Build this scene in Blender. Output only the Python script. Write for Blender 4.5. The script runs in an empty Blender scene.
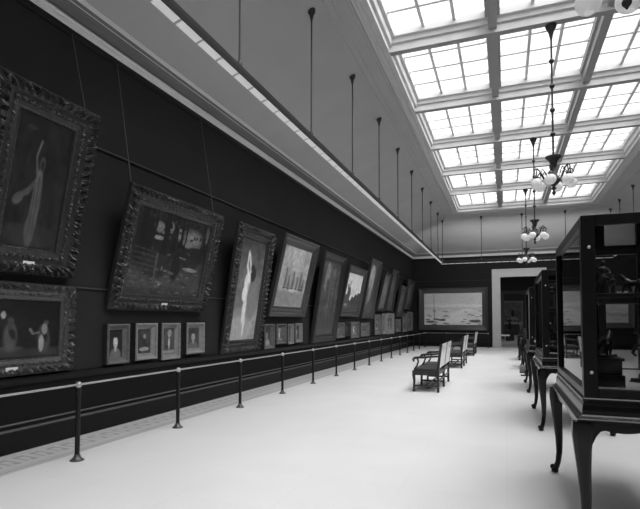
import bpy, math, random
import numpy as np
from mathutils import Vector, Matrix
random.seed(7); rng = np.random.default_rng(11)
PI = math.pi
scene = bpy.context.scene
COL = scene.collection

# ------------------------------------------------------------------ materials
def mat(name, v, rough=.6, metal=0.0, noise=0.0, nscale=6.0, spec=.5, bump=0.0, bscale=40.0, coat=0.0, emit=0.0):
    m = bpy.data.materials.new(name); m.use_nodes = True
    nt = m.node_tree; b = nt.nodes['Principled BSDF']
    b.inputs['Base Color'].default_value = (v, v, v, 1)
    b.inputs['Roughness'].default_value = rough
    b.inputs['Metallic'].default_value = metal
    b.inputs['Specular IOR Level'].default_value = spec
    b.inputs['Coat Weight'].default_value = coat
    if emit:
        b.inputs['Emission Color'].default_value = (1, 1, 1, 1)
        b.inputs['Emission Strength'].default_value = emit
    tc = nt.nodes.new('ShaderNodeTexCoord')
    if noise:
        n = nt.nodes.new('ShaderNodeTexNoise'); n.inputs['Scale'].default_value = nscale
        n.inputs['Detail'].default_value = 5
        nt.links.new(tc.outputs['Object'], n.inputs['Vector'])
        r = nt.nodes.new('ShaderNodeMapRange')
        r.inputs['To Min'].default_value = v*(1-noise); r.inputs['To Max'].default_value = v*(1+noise)
        r.inputs['From Min'].default_value = .25; r.inputs['From Max'].default_value = .75
        nt.links.new(n.outputs['Fac'], r.inputs['Value'])
        nt.links.new(r.outputs['Result'], b.inputs['Base Color'])
    if bump:
        n = nt.nodes.new('ShaderNodeTexNoise'); n.inputs['Scale'].default_value = bscale
        n.inputs['Detail'].default_value = 4
        nt.links.new(tc.outputs['Object'], n.inputs['Vector'])
        bp = nt.nodes.new('ShaderNodeBump'); bp.inputs['Strength'].default_value = bump
        bp.inputs['Distance'].default_value = .01
        nt.links.new(n.outputs['Fac'], bp.inputs['Height'])
        nt.links.new(bp.outputs['Normal'], b.inputs['Normal'])
    return m

def emission(name, s, clear=0):
    m = bpy.data.materials.new(name); m.use_nodes = True
    nt = m.node_tree; nt.nodes.clear()
    o = nt.nodes.new('ShaderNodeOutputMaterial'); e = nt.nodes.new('ShaderNodeEmission')
    e.inputs['Strength'].default_value = s
    if clear:      # opal laylight glass: glows evenly with the daylight above it and lets part of the light through
        t = nt.nodes.new('ShaderNodeBsdfTransparent'); t.inputs['Color'].default_value = (clear, clear, clear, 1)
        a = nt.nodes.new('ShaderNodeAddShader')
        nt.links.new(e.outputs[0], a.inputs[0]); nt.links.new(t.outputs[0], a.inputs[1]); nt.links.new(a.outputs[0], o.inputs['Surface'])
    else: nt.links.new(e.outputs[0], o.inputs['Surface'])
    return m

def glass_mat(name, ior=1.45, tint=.95):
    m = bpy.data.materials.new(name); m.use_nodes = True
    nt = m.node_tree; nt.nodes.clear()
    o = nt.nodes.new('ShaderNodeOutputMaterial'); t = nt.nodes.new('ShaderNodeBsdfTransparent')
    t.inputs['Color'].default_value = (tint, tint, tint, 1)
    g = nt.nodes.new('ShaderNodeBsdfGlossy'); g.inputs['Roughness'].default_value = .02
    f = nt.nodes.new('ShaderNodeFresnel'); f.inputs['IOR'].default_value = ior
    x = nt.nodes.new('ShaderNodeMixShader')
    nt.links.new(f.outputs[0], x.inputs['Fac']); nt.links.new(t.outputs[0], x.inputs[1])
    nt.links.new(g.outputs[0], x.inputs[2]); nt.links.new(x.outputs[0], o.inputs['Surface'])
    return m

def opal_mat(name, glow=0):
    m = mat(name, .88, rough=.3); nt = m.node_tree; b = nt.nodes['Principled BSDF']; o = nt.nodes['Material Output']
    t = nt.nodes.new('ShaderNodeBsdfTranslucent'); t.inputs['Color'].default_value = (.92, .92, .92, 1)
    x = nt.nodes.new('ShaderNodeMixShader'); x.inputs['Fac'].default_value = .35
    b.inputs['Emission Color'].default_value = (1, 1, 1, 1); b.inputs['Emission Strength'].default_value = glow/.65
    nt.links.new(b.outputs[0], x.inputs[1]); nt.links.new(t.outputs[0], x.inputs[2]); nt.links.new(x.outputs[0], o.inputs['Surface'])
    return m

def floor_mat():
    m = mat('floor_stone', .74, rough=.42, noise=.05, nscale=.7, spec=.3)
    nt = m.node_tree; b = nt.nodes['Principled BSDF']
    tc = nt.nodes.new('ShaderNodeTexCoord')
    br = nt.nodes.new('ShaderNodeTexBrick'); br.inputs['Scale'].default_value = 1.0
    br.offset = 0.0
    br.inputs['Brick Width'].default_value = .92; br.inputs['Row Height'].default_value = .92
    br.inputs['Mortar Size'].default_value = .006
    br.inputs['Color1'].default_value = (1, 1, 1, 1); br.inputs['Color2'].default_value = (.985, .985, .985, 1)
    br.inputs['Mortar'].default_value = (.955, .955, .955, 1)
    nt.links.new(tc.outputs['Object'], br.inputs['Vector'])
    old = b.inputs['Base Color'].links[0].from_socket
    mx = nt.nodes.new('ShaderNodeMix'); mx.data_type = 'RGBA'; mx.blend_type = 'MULTIPLY'
    mx.inputs['Factor'].default_value = 1
    nt.links.new(old, mx.inputs['A']); nt.links.new(br.outputs['Color'], mx.inputs['B'])
    nt.links.new(mx.outputs['Result'], b.inputs['Base Color'])
    return m

def mosaic_mat(axis):
    """floor border: small fret of darker tesserae between two thin lines; local 0..1 across is generated from object coords"""
    m = mat('floor_mosaic', .4, rough=.55)
    nt = m.node_tree; b = nt.nodes['Principled BSDF']; L = nt.links.new
    tc = nt.nodes.new('ShaderNodeTexCoord'); sp = nt.nodes.new('ShaderNodeSeparateXYZ')
    L(tc.outputs['Object'], sp.inputs[0])
    ac, al = ('X', 'Y') if axis == 'y' else ('Y', 'X')
    def mth(op, a, bb=None, c=None):
        n = nt.nodes.new('ShaderNodeMath'); n.operation = op
        for i, q in enumerate((a, bb, c)):
            if q is None: continue
            if isinstance(q, (int, float)): n.inputs[i].default_value = q
            else: L(q, n.inputs[i])
        return n.outputs[0]
    u = sp.outputs[ac]; s = sp.outputs[al]
    def band(x, lo, hi):
        return mth('MULTIPLY', mth('GREATER_THAN', x, lo), mth('LESS_THAN', x, hi))
    lines = None
    for lo, hi in ((-.335, -.30), (-.25, -.23), (.20, .215), (.25, .285), (.315, .325)):
        q = band(u, lo, hi); lines = q if lines is None else mth('MAXIMUM', lines, q)
    f = mth('FRACT', mth('DIVIDE', s, .21))
    fret = mth('MULTIPLY', band(u, -.18, .15), mth('MAXIMUM', mth('MULTIPLY', band(f, .08, .22), band(u, -.18, .08)),
            mth('MAXIMUM', mth('MULTIPLY', band(f, .08, .75), band(u, -.18, -.11)),
                mth('MAXIMUM', mth('MULTIPLY', band(f, .6, .75), band(u, -.18, .03)), mth('MULTIPLY', band(f, .38, .75), band(u, .02, .1))))))
    k = mth('MAXIMUM', lines, fret)
    n = nt.nodes.new('ShaderNodeTexNoise'); n.inputs['Scale'].default_value = 25
    L(tc.outputs['Object'], n.inputs['Vector'])
    val = mth('ADD', mth('MULTIPLY_ADD', k, -.20, .58), mth('MULTIPLY', mth('SUBTRACT', n.outputs['Fac'], .5), .12))
    L(val, b.inputs['Base Color'])
    return m

def canvas_mat():
    m = mat('oil_paint', .2, rough=.5, spec=.25, bump=.12, bscale=60)
    nt = m.node_tree
    a = nt.nodes.new('ShaderNodeAttribute'); a.attribute_name = 'paint'
    nt.links.new(a.outputs['Color'], nt.nodes['Principled BSDF'].inputs['Base Color'])
    return m

M = {
 'wall': mat('wall_cloth', .023, rough=.9, noise=.08, nscale=1.5, spec=.15, bump=.1, bscale=150),
 'wall_lower': mat('dado_cloth', .010, rough=.85, noise=.06, nscale=2, spec=.1),
 'darkwood': mat('dark_oak', .008, rough=.5, noise=.25, nscale=9, spec=.2),
 'dadolight': mat('dado_moulding', .06, rough=.35, noise=.1, spec=.5),
 'plaster': mat('cove_plaster', .48, rough=.85, noise=.05, nscale=1.2, spec=.2),
 'cornice': mat('cornice_plaster', .78, rough=.6, noise=.04, spec=.3),
 'hollow': mat('cornice_hollow_dark', .20, rough=.8),
 'beam': mat('skylight_paint', .62, rough=.6, noise=.03),
 'muntin': mat('skylight_iron', .8, rough=.6),
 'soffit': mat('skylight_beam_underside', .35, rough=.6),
 'pane': emission('skylight_glass', .6, .75),
 'floor': floor_mat(),
 'mosaic_y': mosaic_mat('y'), 'mosaic_x': mosaic_mat('x'),
 'casing': mat('door_casing_paint', .55, rough=.5, noise=.04),
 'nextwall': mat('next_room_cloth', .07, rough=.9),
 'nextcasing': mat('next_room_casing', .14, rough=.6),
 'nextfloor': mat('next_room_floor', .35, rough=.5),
 'nextfill': emission('next_room_fill_glow', 1.2),
 'bronze': mat('dark_bronze', .012, rough=.45, metal=.2, spec=.3, noise=.2),
 'brass': mat('worn_brass', .5, rough=.36, metal=.6),
 'brassdark': mat('tarnished_brass', .10, rough=.4, metal=.5),
 'iron': mat('black_iron', .03, rough=.45, spec=.4),
 'rod': mat('hanging_rod_iron', .045, rough=.5),
 'gold': mat('gilt_plaster', .085, rough=.30, metal=.35, noise=.25, nscale=14, spec=.5),
 'golddark': mat('dark_gilt', .045, rough=.30, metal=.35, noise=.25, nscale=14, spec=.5),
 'goldlight': mat('bright_gilt', .26, rough=.36, metal=.2, noise=.2, nscale=14),
 'goldmid': mat('small_frame_gilt', .15, rough=.36, metal=.25, noise=.25, nscale=14),
 'frameside': mat('frame_side_wood', .02, rough=.7),
 'canvas': canvas_mat(),
 'plate': mat('name_plate_brass', .75, rough=.4),
 'wire': mat('hanging_wire', .07, rough=.5),
 'case': mat('ebonised_case_wood', .008, rough=.34, spec=.22, noise=.2, nscale=8),
 'casebase': mat('polished_stand_wood', .006, rough=.24, spec=.3, noise=.25, nscale=6),
 'cloth': mat('case_lining_cloth', .62, rough=.9),
 'shelf': mat('case_shelf_wood', .05, rough=.35),
 'glass': glass_mat('case_glass', 1.45, .93),
 'sculpt': mat('sculpture_bronze', .028, rough=.30, metal=.4, spec=.6, noise=.3, nscale=25),
 'sculptpale': mat('sculpture_pale', .5, rough=.4, noise=.1),
 'plinth': mat('black_plinth', .02, rough=.4),
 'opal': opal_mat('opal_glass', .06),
 'reflector': opal_mat('lit_opal_reflector', .10),
 'leather': mat('settee_leather', .82, rough=.28, noise=.12, nscale=10, spec=.5),
 'leatherdark': mat('settee_seat_leather', .045, rough=.4, noise=.15, nscale=10),
 'oak': mat('settee_oak', .022, rough=.4, noise=.2, nscale=12),
 'board': mat('grey_board', .22, rough=.6),
 'tracklight': mat('track_iron', .018, rough=.6, spec=.2),
}

# ------------------------------------------------------------------ mesh builder
class MB:
    def __init__(s): s.v = []; s.f = []; s.mi = []
    def add(s, vs, fs, mi=0):
        o = len(s.v); s.v += [tuple(v) for v in vs]; s.f += [tuple(i+o for i in f) for f in fs]; s.mi += [mi]*len(fs); return s
    def box(s, x0, x1, y0, y1, z0, z1, mi=0):
        vs = [(x, y, z) for z in (z0, z1) for y in (y0, y1) for x in (x0, x1)]
        return s.add(vs, [(0,2,3,1),(4,5,7,6),(0,1,5,4),(2,6,7,3),(0,4,6,2),(1,3,7,5)], mi)
    def bar(s, p, q, w, h=None, up=(0,0,1), mi=0):
        """rectangular bar from p to q, w wide, h along up"""
        h = h or w; p = Vector(p); q = Vector(q); d = (q-p).normalized(); u = Vector(up)
        if abs(d.dot(u)) > .98: u = Vector((0,1,0))
        a = d.cross(u).normalized(); b = a.cross(d).normalized()
        vs = []
        for c in (p, q):
            for i, j in ((-1,-1),(1,-1),(1,1),(-1,1)): vs.append(c + a*w/2*i + b*h/2*j)
        return s.add(vs, [(3,2,1,0),(4,5,6,7),(0,1,5,4),(1,2,6,5),(2,3,7,6),(3,0,4,7)], mi)
    def tube(s, pts, r, n=10, mi=0, square=False):
        pts = [Vector(p) for p in pts]; rs = r if isinstance(r, (list, tuple)) else [r]*len(pts)
        vs = []; fs = []; a = None
        for i, p in enumerate(pts):
            d = ((pts[min(i+1, len(pts)-1)] - pts[max(i-1, 0)])).normalized()
            if a is None:
                ref = Vector((0,0,1)) if abs(d.z) < .9 else Vector((1,0,0))
                a = d.cross(ref).normalized()
            else: a = (a - d*a.dot(d)).normalized()
            b = d.cross(a)
            for k in range(n):
                t = 2*PI*k/n; c, q = math.cos(t), math.sin(t)
                if square:
                    w = (abs(c)**4+abs(q)**4)**-.25; c *= w; q *= w
                vs.append(p + (a*c + b*q)*rs[i])
        for i in range(len(pts)-1):
            for k in range(n):
                fs.append((i*n+k, i*n+(k+1)%n, (i+1)*n+(k+1)%n, (i+1)*n+k))
        fs.append(tuple(reversed(range(n)))); fs.append(tuple((len(pts)-1)*n+k for k in range(n)))
        return s.add(vs, fs, mi)
    def lathe(s, prof, c=(0,0,0), n=20, mi=0):
        vs = []; fs = []
        for r, z in prof:
            for k in range(n):
                t = 2*PI*k/n; vs.append((c[0]+max(r,1e-4)*math.cos(t), c[1]+max(r,1e-4)*math.sin(t), c[2]+z))
        for i in range(len(prof)-1):
            for k in range(n): fs.append((i*n+k, i*n+(k+1)%n, (i+1)*n+(k+1)%n, (i+1)*n+k))
        fs.append(tuple(reversed(range(n)))); fs.append(tuple((len(prof)-1)*n+k for k in range(n)))
        return s.add(vs, fs, mi)
    def ellipsoid(s, c, r, rot=None, n=14, mi=0):
        vs = []; fs = []; R = rot or Matrix.Identity(3); m = n//2
        for i in range(m+1):
            ph = PI*i/m
            for k in range(n):
                t = 2*PI*k/n
                v = R @ Vector((r[0]*max(math.sin(ph),1e-3)*math.cos(t), r[1]*max(math.sin(ph),1e-3)*math.sin(t), -r[2]*math.cos(ph)))
                vs.append(Vector(c)+v)
        for i in range(m):
            for k in range(n): fs.append((i*n+k, i*n+(k+1)%n, (i+1)*n+(k+1)%n, (i+1)*n+k))
        return s.add(vs, fs, mi)
    def rings(s, rects, mi=0, close=False):
        """rects: list of (x0,x1,y0,y1,z); quads between consecutive rectangles"""
        vs = []
        for x0, x1, y0, y1, z in rects: vs += [(x0,y0,z),(x1,y0,z),(x1,y1,z),(x0,y1,z)]
        fs = []
        n = len(rects)
        for i in range(n if close else n-1):
            j = (i+1) % n
            for k in range(4): fs.append((i*4+k, i*4+(k+1)%4, j*4+(k+1)%4, j*4+k))
        return s.add(vs, fs, mi)
    def prism(s, poly, axis, a0, a1, mi=0):
        """poly of 2D points extruded along axis ('x': poly is (y,z); 'y': (x,z); 'z': (x,y))"""
        def P(q, a): return {'x': (a, q[0], q[1]), 'y': (q[0], a, q[1]), 'z': (q[0], q[1], a)}[axis]
        n = len(poly); vs = [P(q, a0) for q in poly] + [P(q, a1) for q in poly]
        fs = [tuple(reversed(range(n))), tuple(range(n, 2*n))] + [(i, (i+1)%n, n+(i+1)%n, n+i) for i in range(n)]
        return s.add(vs, fs, mi)
    def build(s, name, m, parent=None, smooth=False, bevel=0, loc=None, fix=True):
        me = bpy.data.meshes.new(name); me.from_pydata(s.v, [], s.f)
        ms = m if isinstance(m, (list, tuple)) else [m]
        for k in ms: me.materials.append(k)
        me.polygons.foreach_set('material_index', s.mi)
        if fix:
            import bmesh
            bm = bmesh.new(); bm.from_mesh(me); bmesh.ops.recalc_face_normals(bm, faces=bm.faces); bm.to_mesh(me); bm.free()
        if smooth:
            me.polygons.foreach_set('use_smooth', [True]*len(me.polygons))
            me.set_sharp_from_angle(angle=math.radians(40))
        o = bpy.data.objects.new(name, me); COL.objects.link(o)
        if parent: o.parent = parent
        if loc: o.location = loc
        if bevel:
            b = o.modifiers.new('bevel', 'BEVEL'); b.width = bevel; b.segments = 2; b.limit_method = 'ANGLE'
        return o

def thing(name, label, cat, loc=(0,0,0), rot=(0,0,0), group=None):
    o = bpy.data.objects.new(name, None); COL.objects.link(o); o.empty_display_size = .1
    o.location = loc; o.rotation_euler = rot
    return tag(o, label, cat, group)
def tag(o, label, cat, group=None):
    o['label'] = label; o['category'] = cat
    if group: o['group'] = group
    return o
def struct(o): o['kind'] = 'structure'; return o
def kids(o): return [c for c in bpy.data.objects if c.parent == o]
def dup(root, loc, label, rot=None):
    r = root.copy(); COL.objects.link(r); r.location = loc; r['label'] = label
    if rot is not None: r.rotation_euler = rot
    for ch in kids(root):
        c = ch.copy(); COL.objects.link(c); c.parent = r
        for g in kids(ch):
            d = g.copy(); COL.objects.link(d); d.parent = c
    return r

# ------------------------------------------------------------------ the room
XL, XR, YB, YF = -5.41, 7.07, 30.93, -7.0
ZC = 5.448                       # underside of the cornice
SX0, SX1, SY0, SY1, SZ = -2.09, 3.75, -2.25, 24.75, 6.91
DX0, DX1, DZ = -.23, 1.79, 4.15  # doorway in the back wall

struct(MB().box(XL-.3, XR+.3, YF-.3, YB+.0, -.2, 0).build('floor', M['floor']))
struct(MB().box(XL-.3, XL, YF-.3, YB+.3, -.2, 6.2).build('wall_left', M['wall']))
struct(MB().box(XR, XR+.3, YF-.3, YB+.3, -.2, 6.2).build('wall_right', M['wall']))
struct(MB().box(XL, XR, YF-.3, YF, -.2, 6.2).build('wall_front', M['wall']))
struct(MB().box(XL, DX0, YB, YB+.3, -.2, 6.2).box(DX1, XR, YB, YB+.3, -.2, 6.2).box(DX0, DX1, YB, YB+.3, DZ, 6.2).build('wall_back', M['wall']))

def inset(d, z): return (XL+d, XR-d, YF+d, YB-d, z)
# cove ceiling from the cornice up to the laylight
struct(MB().rings([inset(.05, 5.745), inset(.27, 5.75), (SX0-.62, SX1+.62, SY0-.62, SY1+.62, 6.80), (SX0-.62, SX1+.62, SY0-.62, SY1+.62, 7.6),
                   inset(-.2, 7.6), inset(-.2, 5.745)], close=True).build('ceiling', M['plaster']))
# cornice
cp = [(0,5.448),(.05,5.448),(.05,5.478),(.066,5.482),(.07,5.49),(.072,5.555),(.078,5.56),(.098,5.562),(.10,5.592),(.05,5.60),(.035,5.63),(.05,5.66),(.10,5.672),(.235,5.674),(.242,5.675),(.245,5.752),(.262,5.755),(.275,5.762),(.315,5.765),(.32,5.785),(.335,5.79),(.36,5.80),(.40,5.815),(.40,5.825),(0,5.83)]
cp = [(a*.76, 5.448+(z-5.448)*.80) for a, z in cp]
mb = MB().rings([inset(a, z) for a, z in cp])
for q in range(len(mb.f)):       # hollow and upper step faces get a darker tone than the mouldings
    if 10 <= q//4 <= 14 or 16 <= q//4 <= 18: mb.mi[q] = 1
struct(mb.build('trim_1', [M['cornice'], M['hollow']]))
struct(MB().rings([inset(0, 5.36), inset(.02, 5.36), inset(.04, 5.39), inset(.04, 5.447), inset(0, 5.447)]).build('trim_2', M['darkwood']))
# dado, baseboard
def inset_b(d, z): return inset(d, z)
struct(MB().box(XL, XL+.012, YF, YB, .26, .80).build('trim_3', M['wall_lower']))
struct(MB().prism([(XL,.775),(XL+.03,.775),(XL+.05,.80),(XL+.065,.85),(XL+.06,.875),(XL,.885)], 'y', YF, YB).build('trim_4', M['darkwood']))
struct(MB().prism([(XL,0),(XL+.035,0),(XL+.035,.235),(XL+.03,.25),(XL,.25)], 'y', YF, YB).build('baseboard_left', M['darkwood']))
struct(MB().prism([(XL,.25),(XL+.034,.25),(XL+.038,.26),(XL+.03,.275),(XL+.014,.28),(XL,.28)], 'y', YF, YB)
       .prism([(XL,.32),(XL+.02,.32),(XL+.024,.33),(XL+.016,.343),(XL,.345)], 'y', YF, YB).build('trim_5', M['dadolight'], smooth=True))
bk = MB()
for a, b in ((XL, -.70), (2.27, XR)):
    bk.box(a, b, YB-.035, YB, 0, .25)
struct(bk.build('baseboard_back', M['darkwood']))
bk = MB()
for a, b in ((XL, -.70), (2.27, XR)): bk.box(a, b, YB-.06, YB, .79, .88)
struct(bk.build('trim_6', M['darkwood'], bevel=.01))
struct(MB().box(XR-.035, XR, YF, YB, 0, .25).build('baseboard_right', M['darkwood']))
struct(MB().box(XR-.06, XR, YF, YB, .79, .88).build('trim_7', M['darkwood'], bevel=.01))
# mosaic borders in the floor
o = struct(MB().box(-.34, .34, -19, 19, -.01, .002).build('trim_8', M['mosaic_y'])); o.location = (-5.035, 11.95, 0)
o = struct(MB().box(-6.2, 6.2, -.34, .34, -.01, .0018).build('trim_9', M['mosaic_x'])); o.location = (.83, 30.56, 0)
# picture hanging rods along the left and back walls
for z in (4.0, 1.995):
    for run, kw in ((((XL+.03, YF+.1, z), (XL+.03, YB-.03, z)), 0), (((XL+.03, YB-.03, z), (-.75, YB-.03, z)), 0)):
        k = sum(1 for q in bpy.data.objects if q.name.startswith('trim_')) + 1
        r_ = .016 if z > 3 else .009
        struct(MB().tube(run, r_, 8).build('trim_%d' % k, M['rod'], smooth=True))
ntrim = [sum(1 for q in bpy.data.objects if q.name.startswith('trim_'))]
def trim(mb, m, **k):
    ntrim[0] += 1
    return struct(mb.build('trim_%d' % ntrim[0], m, **k))

# laylight: moulded surround, beams, ribs, leaded panels
sur = [(.64,6.79),(.64,6.76),(.60,6.75),(.58,6.765),(.52,6.79),(.50,6.78),(.44,6.80),(.43,6.785),(.30,6.825),(.28,6.81),(.24,6.82),(.23,6.85),(.20,6.86),(.17,6.85),(.12,6.87),(.10,6.89),(.07,6.88),(.0,6.905),(.0,7.02),
       (-.05,7.03),(-.06,7.08),(-.06,7.16),(-.12,7.18),(-.13,7.36)]
mb = MB().rings([(SX0-d, SX1+d, SY0-d, SY1+d, z) for d, z in sur])
for q in range(len(mb.f)):
    if q//4 < 11: mb.mi[q] = 1
trim(mb, [M['beam'], M['plaster']])
BY = [9.61+2.96*k for k in range(-3, 5)]     # far lower edges of the cross beams
for y in BY:
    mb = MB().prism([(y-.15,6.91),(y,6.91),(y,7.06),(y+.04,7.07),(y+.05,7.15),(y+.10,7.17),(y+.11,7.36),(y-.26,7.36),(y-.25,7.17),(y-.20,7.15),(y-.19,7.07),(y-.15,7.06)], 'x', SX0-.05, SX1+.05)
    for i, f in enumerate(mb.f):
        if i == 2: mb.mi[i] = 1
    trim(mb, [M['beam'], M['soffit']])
RX = [SX0+(SX1-SX0)*k/3 for k in (1, 2)]
edges = [SY0+.06] + BY + [SY1]
for x in RX:
    mb = MB()
    for a, b in zip(edges[:-1], edges[1:]):
        a2 = a+.0 if a in BY else a
        b2 = b-.15 if b in BY else b
        mb.box(x-.075, x+.075, a2, b2, 6.985, 7.34).box(x-.13, x+.13, a2+.05, b2-.05, 7.17, 7.34)
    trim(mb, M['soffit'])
nw = 0
xe = [SX0+.1] + RX + [SX1-.1]
for bi, (a, b) in enumerate(zip(edges[:-1], edges[1:])):
    a2 = a+.10; b2 = b-.25 if b in BY else b-.08
    for ci in range(3):
        x0 = xe[ci] + (.10 if ci else 0); x1 = xe[ci+1] - (.10 if ci < 2 else 0)
        nw += 1
        mb = MB()
        for k in (1, 2): mb.box(x0+(x1-x0)*k/3-.03, x0+(x1-x0)*k/3+.03, a2, b2, 7.24, 7.295)
        for k in (1, 2, 3): mb.box(x0, x1, a2+(b2-a2)*k/4-.028, a2+(b2-a2)*k/4+.028, 7.235, 7.295)
        mb.box(x0, x0+.03, a2, b2, 7.26, 7.30).box(x1-.03, x1, a2, b2, 7.26, 7.30)
        w = struct(mb.build('window_%d' % nw, M['muntin']))
        MB().box(x0-.04, x1+.04, a2-.04, b2+.04, 7.30, 7.31).build('pane', M['pane'], w)

# doorway casing and the room beyond
cs = MB()
for sgn, xi, xo in ((-1, DX0, -.70), (1, DX1, 2.27)):
    a, b = sorted((xi, xo)); m_ = xi + (xo-xi)*.18; n_ = xi + (xo-xi)*.78
    cs.box(a, b, YB-.05, YB, 0, 4.15)
    cs.box(min(n_, xo), max(n_, xo), YB-.09, YB-.05, 0, 4.56)
    cs.box(min(xi, m_), max(xi, m_), YB-.075, YB-.05, 0, 4.22)
    cs.box(a-.01, b+.01, YB-.11, YB, 0, .30)
    cs.box(min(xi, xi+sgn*.03), max(xi, xi+sgn*.03), YB-.02, YB+.34, 0, 4.15)
cs.box(-.70, 2.27, YB-.05, YB, 4.15, 4.63).box(-.70, 2.27, YB-.10, YB-.05, 4.53, 4.63).box(-.23, 1.79, YB-.075, YB-.05, 4.15, 4.23)
cs.box(-.26, 1.82, YB, YB+.34, 4.15, 4.18)
struct(cs.build('door_1', M['casing'], bevel=.008))
N0, N1 = YB+.3, 46.0
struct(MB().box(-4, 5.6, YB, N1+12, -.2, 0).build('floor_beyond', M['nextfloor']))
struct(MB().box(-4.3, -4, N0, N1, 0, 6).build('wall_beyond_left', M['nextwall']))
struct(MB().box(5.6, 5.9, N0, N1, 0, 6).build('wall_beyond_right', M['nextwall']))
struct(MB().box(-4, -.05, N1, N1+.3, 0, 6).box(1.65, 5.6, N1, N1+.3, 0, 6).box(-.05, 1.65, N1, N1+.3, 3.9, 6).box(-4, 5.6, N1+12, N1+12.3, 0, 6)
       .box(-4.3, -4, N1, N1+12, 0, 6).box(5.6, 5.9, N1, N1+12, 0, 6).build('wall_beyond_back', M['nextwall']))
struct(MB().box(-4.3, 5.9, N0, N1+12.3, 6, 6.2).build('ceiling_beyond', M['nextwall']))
w = struct(MB().box(-1, 2.6, 36, 41, 5.94, 5.98).build('window_%d' % (nw+1), M['muntin']))  # unseen glowing ceiling panel, added to give the next room weak light
MB().box(-.9, 2.5, 36.1, 40.9, 5.93, 5.94).build('pane', M['nextfill'], w)
w = struct(MB().box(-1, 2.6, 49, 54, 5.94, 5.98).build('window_%d' % (nw+2), M['muntin']))  # second added panel, also out of view, lights the space past it
MB().box(-.9, 2.5, 49.1, 53.9, 5.93, 5.94).build('pane', M['nextfill'], w)
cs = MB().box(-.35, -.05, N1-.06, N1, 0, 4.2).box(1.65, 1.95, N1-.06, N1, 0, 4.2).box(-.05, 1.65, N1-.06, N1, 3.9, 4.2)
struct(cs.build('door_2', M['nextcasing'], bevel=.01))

# ------------------------------------------------------------------ painters
class Cv:
    def __init__(s, w, h, base):
        s.w, s.h = w, h
        s.U, s.V = np.meshgrid(np.linspace(0, 1, w), np.linspace(0, 1, h))
        s.a = np.full((h, w), float(base))
    def noise(s, n, amp, m=None):
        g = rng.random((m or n, n))
        yy = s.V*(g.shape[0]-1); xx = s.U*(g.shape[1]-1)
        y0 = np.minimum(yy.astype(int), g.shape[0]-2); x0 = np.minimum(xx.astype(int), g.shape[1]-2)
        fy, fx = yy-y0, xx-x0
        q = g[y0,x0]*(1-fy)*(1-fx)+g[y0+1,x0]*fy*(1-fx)+g[y0,x0+1]*(1-fy)*fx+g[y0+1,x0+1]*fy*fx
        s.a *= 1+amp*(q*2-1); return s
    def grad(s, lo, hi):
        s.a = lo+(hi-lo)*s.V; return s
    def band(s, v0, v1, val, soft=.02, wav=0.0, fr=3.0):
        wv = wav*np.sin(s.U*fr*6.28)+wav*.6*np.sin(s.U*fr*15.1+1)
        k = np.clip((s.V-v0-wv)/soft, 0, 1)*np.clip((v1+wv-s.V)/soft, 0, 1)
        s.a = s.a*(1-k)+val*k; return s
    def blob(s, cx, cy, rx, ry, val, rot=0, soft=.24):
        c, q = math.cos(rot), math.sin(rot)
        ax = s.h/s.w*0+1
        dx, dy = (s.U-cx)*ax, s.V-cy
        x = (dx*c+dy*q)/rx; y = (-dx*q+dy*c)/ry
        k = np.clip((1-np.sqrt(x*x+y*y))/soft, 0, 1)
        s.a = s.a*(1-k)+val*k; return s
    def stroke(s, pts, wid, val, soft=.5):
        for (x0, y0), (x1, y1) in zip(pts[:-1], pts[1:]):
            d2 = (x1-x0)**2+(y1-y0)**2
            t = np.clip(((s.U-x0)*(x1-x0)+(s.V-y0)*(y1-y0))/d2, 0, 1)
            d = np.hypot(s.U-x0-t*(x1-x0), s.V-y0-t*(y1-y0))
            k = np.clip((1-d/wid)/soft, 0, 1)
            s.a = s.a*(1-k)+val*k
        return s
def figure(c, x, y, h, val, dark=None, lean=0.0):
    """a small draped standing figure painted on a canvas"""
    c.blob(x+lean*h*.5, y+h*.45, h*.13, h*.47, val, lean, .4)
    c.blob(x+lean*h, y+h*.92, h*.055, h*.085, val*1.15, 0, .4)
    if dark is not None: c.blob(x+h*.03, y+h*.55, h*.07, h*.25, dark, .2, .5)

def p_dark_dancer():
    c = Cv(64, 96, .02).grad(.022, .012).noise(6, .35).noise(20, .3)
    c.blob(.5, .1, .6, .10, .03).blob(.25, .9, .1, .02, .03)
    c.blob(.5, .32, .09, .33, .095, -.04).blob(.47, .14, .10, .14, .075).stroke([(.46,.52),(.34,.43),(.18,.37)], .035, .07).blob(.19, .36, .10, .05, .085, .3)
    c.blob(.50, .50, .065, .13, .12).stroke([(.45,.58),(.40,.70),(.45,.82)], .020, .11); c.blob(.52, .655, .055, .065, .07).blob(.52, .645, .032, .045, .02)
    c.stroke([(.5,.55),(.52,.1)], .015, .06).stroke([(.46,.5),(.45,.08)], .012, .05); return c.noise(16, .25)
def p_night_scene():
    c = Cv(96, 64, .010).noise(6, .4).noise(20, .3)
    c.band(0, .2, .035, .06).blob(.45, .62, .05, .16, .02).blob(.5, .18, .15, .05, .05)
    figure(c, .50, .10, .60, .085, .015); c.blob(.43, .74, .025, .07, .30); c.blob(.50, .6, .03, .12, .05)
    figure(c, .82, .06, .60, .07, .012, .06); c.blob(.84, .5, .035, .11, .24).blob(.81, .25, .03, .17, .30).stroke([(.78,.44),(.72,.42),(.69,.50)], .018, .14)
    return c.noise(14, .2)
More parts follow.
